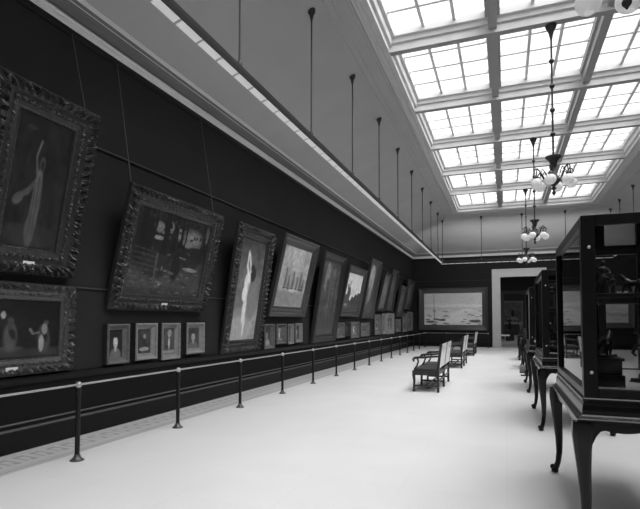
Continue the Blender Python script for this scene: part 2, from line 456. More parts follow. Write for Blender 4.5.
def p_forest():
    c = Cv(128, 104, .03).noise(5, .3).noise(24, .5).noise(50, .4)
    c.band(.42, .97, .016, .1).blob(.76, .76, .20, .15, .20, -.2, .7).blob(.70, .70, .09, .07, .16).blob(.27, .82, .07, .07, .18).blob(.42, .84, .05, .08, .15).blob(.29, .69, .07, .03, .22).blob(.55, .78, .04, .09, .16).blob(.33, .76, .09, .02, .12)
    c.blob(.85, .62, .16, .05, .02).blob(.95, .85, .06, .12, .09)
    for x, w, y0 in ((.09,.05,.3),(.17,.03,.5),(.22,.02,.7),(.36,.028,.45),(.39,.02,.5),(.48,.024,.5),(.51,.018,.55),(.58,.018,.5),(.645,.012,.55),(.90,.012,.55),(.93,.016,.5)): c.stroke([(x,1),(x+.012,(1+y0)/2),(x-.004,y0)], w, .010, .3)
    for k in range(40): c.blob(rng.random(), .45+.5*rng.random(), .03, .018, .012+.05*rng.random()**3, rng.random()*3)
    c.band(0, .36, .055, .12).blob(.80, .36, .13, .026, .22, -.05).blob(.58, .36, .075, .19, .010).blob(.62, .53, .03, .035, .012).stroke([(.62,.5),(.7,.49)], .012, .14).blob(.3, .35, .20, .18, .022)
    for k in range(60): c.blob(rng.random(), .32*rng.random(), .035, .012, .02+.10*rng.random(), 0)
    for k in range(5): c.stroke([(.03,.30+.06*k),(.30,.28+.058*k)], .008, .055)
    c.stroke([(.31,.50),(.32,.2)], .016, .075).blob(.40, .33, .012, .03, .16).blob(.40, .13, .02, .02, .2)
    return c.noise(60, .4)
def p_tall_figure():
    c = Cv(48, 120, .2).grad(.34, .06).noise(5, .35, 9).noise(14, .25, 30)
    c.blob(.25, .18, .35, .16, .26).blob(.7, .4, .25, .2, .22).blob(.3, .1, .5, .16, .38).blob(.6, .66, .14, .09, .03)
    sk = .80
    c.blob(.41, .58, .13, .10, sk, .1).blob(.37, .46, .12, .09, sk).blob(.42, .30, .085, .16, sk*.95, -.06).blob(.47, .15, .05, .13, sk*.85, -.04)
    c.stroke([(.43,.64),(.33,.74),(.34,.86)], .035, sk).stroke([(.48,.64),(.46,.74),(.38,.84)], .033, sk*.9).blob(.50, .71, .07, .04, sk*.7).blob(.56, .72, .08, .045, .03)
    c.blob(.48, .53, .04, .05, sk*.6); return c.noise(20, .12, 40)
def p_harbour():
    c = Cv(60, 88, .25).grad(.34, .50).noise(6, .2).noise(16, .2)
    c.band(0, .30, .28, .08); 
    for i in range(16): c.blob(rng.random(), rng.random()*.26, .12, .01, .27)
    for x, h in ((.2,.62),(.32,.5),(.47,.58),(.62,.5),(.75,.6),(.85,.48)): c.stroke([(x,.3),(x+.01,h)], .022, .07); c.stroke([(x+.01,h),(x+.05,.36)], .035, .16); c.blob(x+.02, .31, .06, .025, .08)
    c.blob(.55, .28, .2, .03, .55).blob(.75, .27, .15, .02, .38).blob(.25, .29, .1, .02, .40); return c.noise(26, .2)
def p_dark_wood():
    c = Cv(48, 96, .07).noise(6, .4, 12).noise(20, .35, 40)
    c.blob(.3, .86, .12, .13, .26).blob(.22, .72, .07, .15, .24).blob(.7, .85, .2, .08, .15).stroke([(.45,.95),(.48,.3)], .03, .14).stroke([(.8,.95),(.75,.2)], .04, .04)
    c.band(0, .28, .055, .1); return c.noise(24, .3, 40)
def p_bright_sky():
    c = Cv(56, 60, .8).grad(.8, .85).noise(5, .1)
    t = np.clip((c.U*1.0-.35+.05*np.sin(c.V*20)), 0, 1)
    hill = (c.V < .28+.35*t*1.1+.03*np.sin(c.U*30))
    c.a[hill] = .06
    c.blob(.22, .45, .12, .2, .06).blob(.08, .3, .12, .14, .07).blob(.1, .12, .16, .05, .3).blob(.12, .62, .05, .1, .12).stroke([(.2,.55),(.26,.8)], .02, .10); c.band(0, .15, .09, .1)
    return c.noise(20, .25)
def p_steeple():
    c = Cv(40, 90, .10).noise(6, .3)
    c.blob(.4, .72, .32, .3, .38, 0, .2).blob(.38, .45, .15, .3, .30).blob(.9, .5, .3, .6, .06).band(0, .3, .08, .1).blob(.25, .28, .1, .12, .18); return c.noise(16, .25)
def p_murky(a=.09, b=.16):
    def f():
        c = Cv(36, 48, a).noise(5, .4).noise(14, .3); c.blob(.5, .6, .25, .22, b).blob(.45, .25, .3, .1, b*.7); return c
    return f
def p_portrait(bg=.03, face=.30, dress=.10):
    def f():
        c = Cv(36, 44, bg).noise(5, .3); c.blob(.5, .08, .46, .30, dress).blob(.5, .60, .28, .30, bg*.6).blob(.5, .33, .10, .14, face*.7).blob(.5, .56, .20, .25, face, 0, .45).blob(.5, .80, .22, .10, bg*.7)
        c.blob(.44, .58, .03, .018, .05).blob(.56, .58, .03, .018, .05).blob(.5, .47, .05, .014, .09); return c.noise(16, .15)
    return f
def p_interior(bg=.05, li=.4):
    def f():
        c = Cv(36, 44, bg).noise(6, .3); c.blob(.55, .7, .13, .12, li*.5).blob(.5, .18, .4, .09, li*.7).blob(.5, .45, .12, .2, .03); return c.noise(14, .3)
    return f
def p_standing(bg=.07, li=.5):
    def f():
        c = Cv(36, 48, bg).noise(5, .3); c.blob(.6, .8, .2, .16, .28); figure(c, .55, .15, .6, li); c.band(0, .18, .24, .06).blob(.35, .3, .12, .05, .02); return c.noise(14, .25)
    return f
def p_desert():
    c = Cv(120, 72, .7).grad(.78, .62).noise(6, .06)
    c.band(.55, .66, .84, .05, .01, 2).band(.46, .55, .58, .05, .015, 3)
    c.a[c.V < .42+.06*np.sin(c.U*7+1)] = .74
    c.blob(.62, .38, .25, .10, .84, .35, .6).blob(.75, .46, .12, .06, .84).blob(.5, .18, .35, .12, .84)
    for i in range(46):
        x, y = rng.random(), rng.random()*.46; 
        if abs(x-.52-.2*y) < .12: continue
        c.blob(x, y, .05*(1.1-y), .016*(1.2-y), .13+.1*rng.random(), .1*rng.normal())
    c.blob(.88, .12, .12, .045, .12, -.1).blob(.3, .16, .08, .035, .12).blob(.1, .10, .08, .04, .14).stroke([(.175,.95),(.18,.2)], .008, .20); c.blob(.21, .18, .06, .03, .12)
    return c.noise(40, .10)
def p_pale_mist():
    c = Cv(80, 60, .3).grad(.40, .55).noise(5, .15); c.band(.2, .35, .2, .1, .03, 2).blob(.3, .4, .2, .05, .22); return c.noise(20, .1)

# ------------------------------------------------------------------ framed pictures
def frame_mesh(W, H, fw, d, style, seg=.03):
    """moulded frame swept round four mitred sides, its carving as real relief; back plane at y=0, front at y=-d"""
    if style == 'carved':
        pr = [(0,0,0),(0,.45,0),(.05,.62,.3),(.13,.86,1),(.22,1.0,1.2),(.32,.92,1.2),(.40,.74,.5),(.46,.62,0),(.60,.56,.0),(.63,.62,.4),(.68,.66,.5),(.73,.60,.3),(.76,.50,0),(.90,.40,0),(.93,.44,.2),(.97,.42,0),(1,.30,0),(1,.1,0)]
    elif style == 'plain':
        pr = [(0,0,0),(0,.70,0),(.05,.92,.3),(.10,1,.4),(.15,.95,.3),(.18,.80,0),(.24,.74,0),(.27,.80,.2),(.31,.80,.2),(.34,.70,0),(.55,.46,0),(.60,.46,0),(.63,.58,.3),(.68,.60,.4),(.73,.54,.2),(.76,.42,0),(.92,.34,0),(.94,.40,.2),(.98,.38,.2),(1,.30,0),(1,.1,0)]
    else:   # small
        pr = [(0,0,0),(0,.8,0),(.10,1,.5),(.25,1,.6),(.34,.86,.3),(.38,.70,0),(.72,.40,0),(.78,.48,.4),(.88,.46,.4),(.95,.34,0),(1,.30,0),(1,.1,0)]
    vs = []; fs = []
    cor = lambda w: [(-W/2+w, w), (W/2-w, w), (W/2-w, H-w), (-W/2+w, H-w)]
    amp = {'carved': .032, 'plain': .009, 'small': .010}[style]
    mi = []
    for side in range(4):
        L = W if side % 2 == 0 else H
        n = max(2, int(L/seg)); o = len(vs); m = len(pr)
        for i in range(n+1):
            t = i/n; sarc = t*L
            for j, (wf, hf, bf) in enumerate(pr):
                c = cor(wf*fw); a, b = c[side], c[(side+1) % 4]
                ph = sarc/.11*2*PI/max(1, round(1))
                bump = amp*bf*(.6*math.sin(ph+wf*9)+.5*math.sin(ph*1.9+wf*23+side)+.5*(random.random()-.5)) if 0 < i < n else 0
                x = a[0]+(b[0]-a[0])*t; z = a[1]+(b[1]-a[1])*t
                vs.append((x, -hf*d-bump, z))
        for i in range(n):
            for j in range(m-1):
                p = o+i*m+j; fs.append((p, p+1, p+m+1, p+m)); mi.append(1 if j == 0 else 0)
    mb = MB(); mb.add(vs, fs); mb.mi = mi
    mb.add([(-W/2,0,0),(W/2,0,0),(W/2,0,H),(-W/2,0,H)], [(0,3,2,1)], 1)
    return mb
def picture(label, loc, rot, W, H, fw, d, style, fm, painter, plate=False, wires=None, group='pictures hung on the left wall', seg=.03, name='framed_painting', cvlabel=None):
    t = thing(name, label, 'painting', loc, rot, group)
    frame_mesh(W, H, fw, d, style, seg).build('frame', [fm, M['frameside']], t, smooth=style == 'plain')
    c = painter(); w, h = c.w, c.h
    x0, x1, z0, z1 = -W/2+fw*.98, W/2-fw*.98, fw*.98, H-fw*.98
    xs = x0+(x1-x0)*c.U; zs = z0+(z1-z0)*c.V
    vs = np.stack([xs, np.full_like(xs, -d*.28), zs], -1).reshape(-1, 3).tolist()
    fs = [(j*w+i, j*w+i+1, (j+1)*w+i+1, (j+1)*w+i) for j in range(h-1) for i in range(w-1)]
    mb = MB(); mb.add(vs, fs); o = mb.build('canvas', M['canvas'], t, fix=False, smooth=False)
    at = o.data.attributes.new('paint', 'FLOAT_COLOR', 'POINT')
    g = np.clip(c.a, .008, .85).reshape(-1); at.data.foreach_set('color', np.stack([g, g, g, np.ones_like(g)], -1).reshape(-1).astype(np.float32))
    if cvlabel: o['label'] = cvlabel
    if plate:
        p = MB().box(-.075, .075, -.006, .0, -.02, .02).build('name_plate', M['plate'], t, bevel=.002)
        p.location = (0, -d*.62-.006, fw*.45); p['label'] = 'small white name plate'
    return t
def left_wall(label, y0, y1, zb, zt, lean, fw, d, style, fm, painter, wires=False, **k):
    H = math.hypot(zt-zb, lean); a = math.atan2(lean, zt-zb)
    t = picture(label, (XL+.006 if lean > .1 else XL+.004, (y0+y1)/2, zb), (a, 0, PI/2), y1-y0, H, fw, d, style, fm, painter, **k)
    if wires:
        R = Matrix.Rotation(PI/2, 4, 'Z') @ Matrix.Rotation(a, 4, 'X'); inv = (Matrix.Translation(t.location) @ R).inverted()
        for s in (-.45, .45):
            yy = (y0+y1)/2+s*(y1-y0)
            top = inv @ Vector((XL+.05, yy, 5.37)); bot = Vector((s*(y1-y0), .0, H*.9))
            MB().tube([bot, top], .005, 6).build('hanging_wire', M['wire'], t)
    return t
G, GD, GL = M['gold'], M['golddark'], M['goldlight']
LOW = 'small framed pictures along the lower row of the left wall'
left_wall('large dark painting of a draped pale dancer, upper one at the left picture edge', 3.52, 4.88, 2.11, 4.23, .42, .32, .15, 'carved', GD, p_dark_dancer, plate=True, wires=True, seg=.02)
left_wall('dark night scene with two small figures, hung under the dancer painting', 3.20, 4.91, .90, 1.99, .03, .20, .12, 'carved', G, p_night_scene, plate=True, seg=.02)
left_wall('wide dark woodland painting in gilt frame, leaning out above four small pictures', 5.51, 7.90, 1.72, 3.53, .42, .27, .13, 'carved', GD, p_forest, plate=True, wires=True, seg=.022)
left_wall('small portrait of a long pale face, leftmost below the woodland painting', 5.50, 5.94, .915, 1.50, .0, .09, .10, 'small', M['goldmid'], p_portrait(.02, .55, .14), group=LOW)
left_wall('small picture with pale table edge, second below the woodland painting', 6.08, 6.58, .93, 1.51, .0, .10, .10, 'small', GL, p_interior(.045, .4), group=LOW)
left_wall('small framed figure in a white dress, third below the woodland painting', 6.69, 7.18, .89, 1.51, .0, .09, .10, 'small', GL, p_standing(), group=LOW)
left_wall('small squarish gilt picture with broad pale lower edge, fourth below the woodland painting', 7.37, 7.92, .945, 1.515, .0, .10, .10, 'small', GL, p_portrait(.05, .35, .12), group=LOW)
left_wall('tall narrow painting of a pale figure with raised arms', 8.54, 10.13, .88, 3.55, .40, .27, .13, 'carved', GD, p_tall_figure, seg=.025)
left_wall('light harbour painting with boat masts under a mottled sky, right of the raised-arms figure', 10.58, 12.82, 1.67, 3.68, .46, .26, .13, 'plain', G, p_harbour)
left_wall('small dark portrait with pale patch below, leftmost under the harbour painting', 10.35, 10.89, .875, 1.47, .0, .09, .13, 'small', M['goldmid'], p_portrait(.07, .2, .3), group=LOW)
left_wall('small framed bright white square, second under the harbour painting', 11.00, 11.57, .965, 1.47, .0, .08, .13, 'small', M['goldmid'], p_standing(.12, .8), group=LOW)
left_wall('small narrow gilt picture, third under the harbour painting', 11.69, 12.05, .935, 1.465, .0, .07, .13, 'small', GL, p_interior(.06, .5), group=LOW)
left_wall('small narrow picture with a pale face, fourth under the harbour painting', 12.18, 12.64, .96, 1.48, .0, .08, .13, 'small', GL, p_portrait(.04, .65, .1), group=LOW)
left_wall('tall dark woodland painting with light breaking at upper left, after the harbour painting', 13.43, 15.49, .89, 3.625, .41, .24, .13, 'plain', GD, p_dark_wood)
left_wall('painting of a dark hillside cutting a bright white sky', 16.05, 18.35, 1.72, 3.50, .38, .26, .12, 'plain', G, p_bright_sky)
left_wall('small dark gilt portrait, leftmost under the bright-sky painting', 15.64, 16.50, .96, 1.49, .0, .12, .13, 'small', M['goldmid'], p_portrait(.1, .2, .12), group=LOW)
left_wall('small plain dark picture, second under the bright-sky painting', 16.60, 17.17, 1.01, 1.51, .0, .10, .13, 'small', GD, p_murky(.07, .09), group=LOW)
left_wall('small picture with one white patch, third under the bright-sky painting', 17.28, 18.34, .90, 1.52, .0, .15, .13, 'small', M['goldmid'], p_standing(.15, .8), group=LOW)
left_wall('small grey picture, fourth under the bright-sky painting', 18.58, 19.86, .925, 1.48, .0, .15, .13, 'small', M['goldmid'], p_interior(.1, .25), group=LOW)
left_wall('tall painting of a pale steep sky wedge, topmost picture past the bright-sky painting', 18.80, 20.51, 1.665, 4.06, .44, .22, .12, 'plain', G, p_steeple)
left_wall('dim grey painting in dark gilt frame, next past the steep sky wedge', 21.28, 22.76, 2.015, 3.765, .42, .17, .12, 'plain', GD, p_murky(.12, .18))
left_wall('dark narrow-looking painting, second past the steep sky wedge', 22.99, 24.54, 2.035, 4.06, .36, .18, .12, 'plain', GD, p_murky(.06, .12))
left_wall('lower-row gilt picture with pale centre, first under the dim grey painting', 20.80, 22.00, .935, 1.83, .0, .17, .13, 'small', M['goldmid'], p_interior(.12, .4), group=LOW)
left_wall('lower-row narrow gilt picture, second under the dim grey painting', 22.21, 23.07, .93, 1.895, .0, .14, .13, 'small', GL, p_murky(.1, .2), group=LOW)
left_wall('lower-row wide gilt picture, third under the dim grey painting', 23.20, 24.77, .90, 1.94, .0, .22, .13, 'small', GL, p_portrait(.1, .24, .2), group=LOW)
left_wall('dark painting near the far corner, hung lower than its neighbour', 25.31, 26.94, 1.79, 3.44, .34, .18, .12, 'plain', GD, p_murky(.08, .14))
left_wall('dark tall painting hung last before the far left corner', 27.62, 29.28, 2.24, 3.925, .30, .2, .12, 'plain', GD, p_murky(.07, .1))
left_wall('second-last lower-row picture before the far left corner', 26.98, 28.30, .925, 1.99, .0, .2, .13, 'small', M['goldmid'], p_murky(.12, .2), group=LOW)
left_wall('lower-row small grey picture under the first dark painting near the far corner', 25.14, 26.40, .965, 1.65, .0, .18, .13, 'small', M['goldmid'], p_murky(.1, .14), group=LOW)
left_wall('last lower-row picture before the far left corner', 28.50, 30.15, .945, 2.085, .0, .22, .13, 'small', M['goldmid'], p_murky(.1, .16), group=LOW)

picture('wide pale desert landscape in gilt frame on the end wall, left of the doorway', (-2.985, YB-.006, .975), (math.radians(1.6), 0, 0), 4.1, 2.61, .34, .12, 'plain', G, p_desert, group='pictures on the end wall', seg=.05)
picture('pale misty painting on the end wall right of the doorway, seen through the display cases', (4.6, YB-.006, 1.15), (math.radians(1.6), 0, 0), 4.0, 2.35, .32, .12, 'plain', G, p_pale_mist, group='pictures on the end wall', seg=.05)

# ------------------------------------------------------------------ guard railing
PX = -4.46; HR = .835
t = thing('guard_railing', 'thin brass-topped railing on dark posts, running in front of the left wall of paintings', 'railing', (PX, 11.5, 0))
ys = [4.2+1.788*k for k in range(-2, 15)]
def post_at(x, y):
    p = MB().tube([(0,0,.03),(0,0,.80)], .026, 14).lathe([(.028,.73),(.034,.74),(.034,.79),(.03,.80),(.026,.805)], n=16).build('post', M['bronze'], t, smooth=True)
    p.location = (x-PX, y-11.5, 0)
    f = MB().lathe([(.075,0),(.075,.008),(.062,.016),(.042,.035),(.032,.06),(.03,.07)], n=20).build('base_flange', M['brassdark'], p, smooth=True)
    c = MB().lathe([(.022,.80),(.03,.81),(.036,.83),(.032,.85),(.018,.866),(.002,.87)], n=16).build('post_cap', M['brass'], p, smooth=True)
    return p
p0 = None
def put_post(x, y):
    global p0
    if p0 is None: p0 = post_at(x, y); return
    q = p0.copy(); COL.objects.link(q); q.location = (x-PX, y-11.5, 0)
    for g in kids(p0):
        d = g.copy(); COL.objects.link(d); d.parent = q
for y in ys: put_post(PX, y)
for x in (-3.28, -2.10, -.92): put_post(x, 29.98)
MB().tube([(0, ys[0]-11.5, HR), (0, 29.98-11.5, HR)], .012, 10).tube([(0, 29.98-11.5, HR), (-.92-PX, 29.98-11.5, HR)], .012, 10).build('top_rail', M['brass'], t, smooth=True)
# corner post
put_post(PX, 29.98)

# ------------------------------------------------------------------ hanging light tracks
def ceil_z(x, y):
    fx = min(max((x-(XL+.27))/((SX0-.62)-(XL+.27)), 0), 1) if x < .83 else min(max(((XR-.27)-x)/((XR-.27)-(SX1+.62)), 0), 1)
    fy = min(max(((YB-.27)-y)/((YB-.27)-(SY1+.62)), 0), 1)
    return 5.75+min(fx, fy)*1.05
TXL, TXR, TY, TZ = -2.94, 4.60, 25.55, 4.54
def track(label, a, b, out, rods, watts):
    """a..b run at z 0; out is the unit vector towards the wall the lamps face"""
    a = Vector(a); b = Vector(b); mid = (a+b)/2
    t = thing('light_track', label, 'track light', (mid.x, mid.y, TZ), group='ceiling-hung picture light tracks')
    d = (b-a).normalized(); L = (b-a).length; o = Vector(out)
    prof = [(-.055,-.075),(-.06,-.02),(-.055,.03),(-.035,.055),(-.015,.058),(-.005,.05),(-.012,.045),(-.02,.035),(-.03,.025),(-.04,.01),(-.044,-.075)]
    vs = []; n = len(prof)
    for e in (a-mid, b-mid):
        for u, z in prof: vs.append(e + o*u + Vector((0,0,z)))
    fs = [(i, (i+1) % n, n+(i+1) % n, n+i) for i in range(n)] + [tuple(range(n)), tuple(range(n, 2*n))]
    MB().add(vs, fs).tube([a-mid+Vector((0,0,.058)), b-mid+Vector((0,0,.058))], .018, 8).build('housing', M['tracklight'], t)
    seg = .367; k = 0; proto = None
    while (k+1)*seg < L:
        s0, s1 = k*seg+.018, (k+1)*seg-.018
        if proto is None:
            pts = [(-.043,-.070),(.0,-.080),(.025,-.088),(.04,-.096),(.045,-.090),(.03,-.080),(.0,-.070),(-.043,-.058)]
            vs = []; n = len(pts)
            for s in (0, s1-s0):
                for u, z in pts: vs.append(d*s + o*u + Vector((0,0,z)))
            fs = [(i, (i+1) % n, n+(i+1) % n, n+i) for i in range(n)] + [tuple(range(n)), tuple(range(n, 2*n))]
            proto = MB().add(vs, fs).build('reflector', M['reflector'], t); q = proto; q['label'] = 'white reflector panel'
        else:
            q = proto.copy(); COL.objects.link(q)
        q.location = a-mid+d*s0; k += 1
    la = bpy.data.lights.new('track_lamp', 'AREA'); la.shape = 'RECTANGLE'; la.size = L-.1; la.size_y = .05; la.energy = watts   # lamp tubes in the trough
    lo = bpy.data.objects.new('lamp', la); COL.objects.link(lo); lo.parent = t
    zx = -o; xx = d; yx = zx.cross(xx)
    lo.matrix_local = Matrix((xx, yx, zx)).transposed().to_4x4() @ Matrix.Translation((0, 0, -.075))
    for (x, y) in rods:
        zt = ceil_z(x, y)-TZ; lx, ly = x-mid.x, y-mid.y
        r = MB().tube([(0,0,.05),(0,0,zt-.02)], .014, 8).lathe([(.02,.03),(.034,.05),(.034,.10),(.02,.13)], n=12).build('hanger_rod', M['rod'], t, smooth=True)
        r.location = (lx, ly, 0)
        f = MB().lathe([(.014,zt-.20),(.02,zt-.16),(.04,zt-.07),(.062,zt-.04),(.066,zt+.02)], n=14).build('ceiling_flange', M['rod'], r, smooth=True)
    return t
ly = [5.05+2.33*k for k in range(0, 9)]
track('long light track hung from the ceiling, running in front of the left wall of paintings', (TXL, .2, 0), (TXL, TY-.15, 0), (-1,0,0), [(TXL, y) for y in ly], 10)
track('light track crossing the far end of the room in front of the end wall', (TXL-.1, TY, 0), (TXR+.1, TY, 0), (0,1,0), [(x, TY) for x in (TXL, -1.05, .83, 2.72, 4.60)], 85)
track('light track hung above the right half, running toward the far right corner', (TXR, 8.2, 0), (TXR, TY-.15, 0), (1,0,0), [(TXR, y) for y in ly[2:]], 10)

# ------------------------------------------------------------------ chandeliers
def chandelier(label, x, y):
    """hung from the soffit of a cross beam; origin at the finial level"""
    z0 = 3.79; t = thing('chandelier', label, 'chandelier', (x, y, z0), (0,0,0), 'globe chandeliers hung in a row from the skylight')
    top = SZ-z0
    MB().lathe([(.02,top-.26),(.03,top-.20),(.05,top-.12),(.09,top-.04),(.10,top+.0)], n=16).build('ceiling_flange', M['iron'], t, smooth=True)
    mb = MB().tube([(0,0,.7),(0,0,top-.2)], .018, 10)
    for z in (2.46, 2.0, 1.56, 1.12): mb.lathe([(.018,-.05),(.035,-.03),(.048,0),(.035,.03),(.018,.05)], (0,0,z), 12)
    mb.build('rod', M['iron'], t, smooth=True)
    MB().lathe([(.006,0),(.014,.015),(.03,.035),(.034,.055),(.022,.08),(.012,.10),(.04,.125),(.042,.14),(.018,.165),(.06,.20),(.105,.245),(.118,.28),(.10,.32),(.065,.37),(.05,.42),(.032,.46),(.028,.50),(.05,.53),(.055,.56),(.07,.62),(.105,.665),(.135,.69),(.135,.71),(.02,.74)], n=20).build('body', M['iron'], t, smooth=True)
    for k in range(6):
        a = 2*PI*k/6+.262; c, s = math.cos(a), math.sin(a)
        P = [(.04,.33),(.09,.27),(.15,.28),(.205,.36),(.24,.45),(.285,.50),(.33,.47),(.34,.43),(.315,.41)]
        m2 = MB().tube([(r*c, r*s, z) for r, z in P], [.014,.014,.013,.013,.012,.012,.011,.009,.006], 8)
        m2.tube([(.285*c,.285*s,.50),(.30*c,.30*s,.37)], .010, 8).lathe([(.03,-.03),(.045,-.01),(.03,.02),(.012,.04)], (.30*c,.30*s,.345), 12)
        m2.tube([(.12*c,.12*s,.325),(.15*c,.15*s,.43),(.19*c,.19*s,.49),(.22*c,.22*s,.46),(.20*c,.20*s,.43)], .008, 8)
        arm = m2.build('arm', M['iron'], t, smooth=True)
        g = MB().lathe([(.032,.08),(.055,.072),(.086,.04),(.098,.0),(.091,-.04),(.064,-.076),(.042,-.09),(.037,-.085),(.06,-.07),(.084,-.036)], (.30*c,.30*s,.235), 18).build('globe', M['opal'], arm, smooth=True)
        g['label'] = 'white opal glass globe'
    return t
ch = chandelier('nearest chandelier, mostly above the frame, its globes at the top right', .85, 3.99)
for y, lab in ((9.60, 'large six-globe chandelier hanging clear in front of the skylight'), (15.52, 'smaller chandelier farther down the room, just below the skylight edge'), (21.45, 'farthest and smallest chandelier, just above the doorway')):
    dup(ch, (.85, y, 3.79), lab)

# ------------------------------------------------------------------ display cases
CW, CD = .80, 1.80   # glazed body, local origin at centre on the floor; local x across, y along the room
def cabriole(sx, sy):
    x, y = sx*(CW/2+.005), sy*(CD/2-.005); ux, uy = sx*.7071, sy*.7071
    prof = [(.862,.012,.066),(.78,.020,.064),(.68,.018,.054),(.54,.008,.043),(.36,-.006,.034),(.22,-.006,.028),(.12,.010,.025),(.07,.030,.026),(.045,.046,.03)]
    mb = MB().tube([(x+ux*o, y+uy*o, z) for z, o, r in prof], [r for z, o, r in prof], 12, square=True)
    mb.ellipsoid((x+ux*.066, y+uy*.066, .052), (.034,.034,.03)).ellipsoid((x+ux*.05, y+uy*.05, .018), (.036,.036,.018))
    return mb
def serp(L, n=28):
    """serpentine apron lower edge height along -L/2..L/2"""
    out = []
    for i in range(n+1):
        s = -1+2*i/n; a = abs(s)
        z = .815+.010*math.cos(a*PI*2) if a < .8 else .815+.010*math.cos(.8*PI*2)-((a-.8)/.2)**2*.10
        out.append((s*L/2, z))
    return out
def display_case(label, y, shelf_z=1.745):
    t = thing('display_case', label, 'display case', (.9, y, 0), (0,0,0), 'tall glazed display cases down the middle of the room')
    hx, hy = CW/2, CD/2; s = .088; z0, z1 = 1.03, 2.285
    fr = MB()
    for i in (-1, 1):
        for j in (-1, 1):
            fr.box(min(i*hx, i*(hx-s)), max(i*hx, i*(hx-s)), min(j*hy, j*(hy-s)), max(j*hy, j*(hy-s)), z0, z1)
    for zz0, zz1, ww in ((z0, z0+.06, s), (z1-.075, z1, s)):
        for i in (-1, 1):
            fr.box(min(i*hx, i*(hx-.045)), max(i*hx, i*(hx-.045)), -hy+s, hy-s, zz0, zz1)
            fr.box(-hx+s, hx-s, min(i*hy, i*(hy-.045)), max(i*hy, i*(hy-.045)), zz0, zz1)
    fr.build('frame', M['case'], t, bevel=.006)
    for i in (-1, 1):
        MB().box(i*(hx-.03)-.003, i*(hx-.03)+.003, -hy+s-.01, hy-s+.01, z0+.05, z1-.07).build('glass_pane', M['glass'], t)
        MB().box(-hx+s-.01, hx-s+.01, i*(hy-.03)-.003, i*(hy-.03)+.003, z0+.05, z1-.07).build('glass_pane', M['glass'], t)
    MB().box(-hx+.046, hx-.046, -hy+.046, hy-.046, z1-.03, z1-.024).build('glass_top', M['glass'], t)
    MB().box(-hx+.05, hx-.05, -hy+.05, hy-.05, z0+.025, z0+.05).build('case_floor', M['cloth'], t)
    MB().box(-hx+.05, hx-.05, -hy+.12, hy-.12, shelf_z-.022, shelf_z).build('shelf', M['glass'], t)
    MB().box(-hx+.05, hx-.05, -hy+.10, -hy+.12, shelf_z-.03, shelf_z).box(-hx+.05, hx-.05, hy-.12, hy-.10, shelf_z-.03, shelf_z).build('shelf_rail', M['shelf'], t, bevel=.004)
    R = lambda d, z: (-hx-d, hx+d, -hy-d, hy+d, z)
    MB().rings([R(-.2,1.029), R(.006,1.029), R(.012,1.02), R(.012,1.008), R(.004,1.0), R(.012,.975), R(.016,.945), R(.016,.915), R(.026,.905), R(.044,.893), R(.05,.885), R(.05,.872), R(.036,.862), R(-.2,.862)]).build('base_moulding', M['casebase'], t)
    ap = MB()
    for i in (-1, 1):
        e = serp(CD-.08)
        ap.prism(e + [(CD/2-.04, .863), (-CD/2+.04, .863)], 'x', i*(hx+.018)-.012, i*(hx+.018)+.012)
        e = serp(CW-.08)
        ap.prism(e + [(CW/2-.04, .863), (-CW/2+.04, .863)], 'y', i*(hy+.018)-.012, i*(hy+.018)+.012)
    ap.build('apron', M['casebase'], t)
    for i in (-1, 1):
        for j in (-1, 1): cabriole(i, j).build('leg', M['casebase'], t, smooth=True)
    for z in (1.20, 2.06):
        q = MB().lathe([(.011,0),(.011,.003),(.006,.006),(.001,.006)], n=12).build('lock', M['brass'], t)
        q.location = (-hx+s*.55, -hy, z); q.rotation_euler = (PI/2, 0, 0)
    return t
c1 = display_case('tall glazed case nearest the camera, cut off by the right edge of the picture', 4.70)
dup(c1, (.9, 8.58, 0), 'second tall glazed case, just behind the nearest one')
dup(c1, (.9, 12.50, 0), 'third tall glazed case, farthest of the tall cases')

def table_case(label, y):
    t = thing('table_case', label, 'display case', (.9, y, 0), (0,0,0), 'low table cases beyond the tall cases')
    MB().box(-.42, .42, -.8, .8, .80, .98).build('case_body', M['case'], t, bevel=.01)
    MB().box(-.38, .38, -.76, .76, .981, .990).build('glass_top', M['glass'], t)
    for i in (-1, 1):
        for j in (-1, 1):
            MB().tube([(i*.37,j*.75,.80),(i*.39,j*.77,.6),(i*.36,j*.74,.3),(i*.37,j*.75,.08),(i*.40,j*.78,.02)], [.05,.045,.03,.026,.034], 10).build('leg', M['casebase'], t, smooth=True)
    return t
tc = table_case('low dark table case on curved legs, right behind the tall cases', 17.7)
dup(tc, (.9, 21.6, 0), 'low dark table case nearest the doorway')

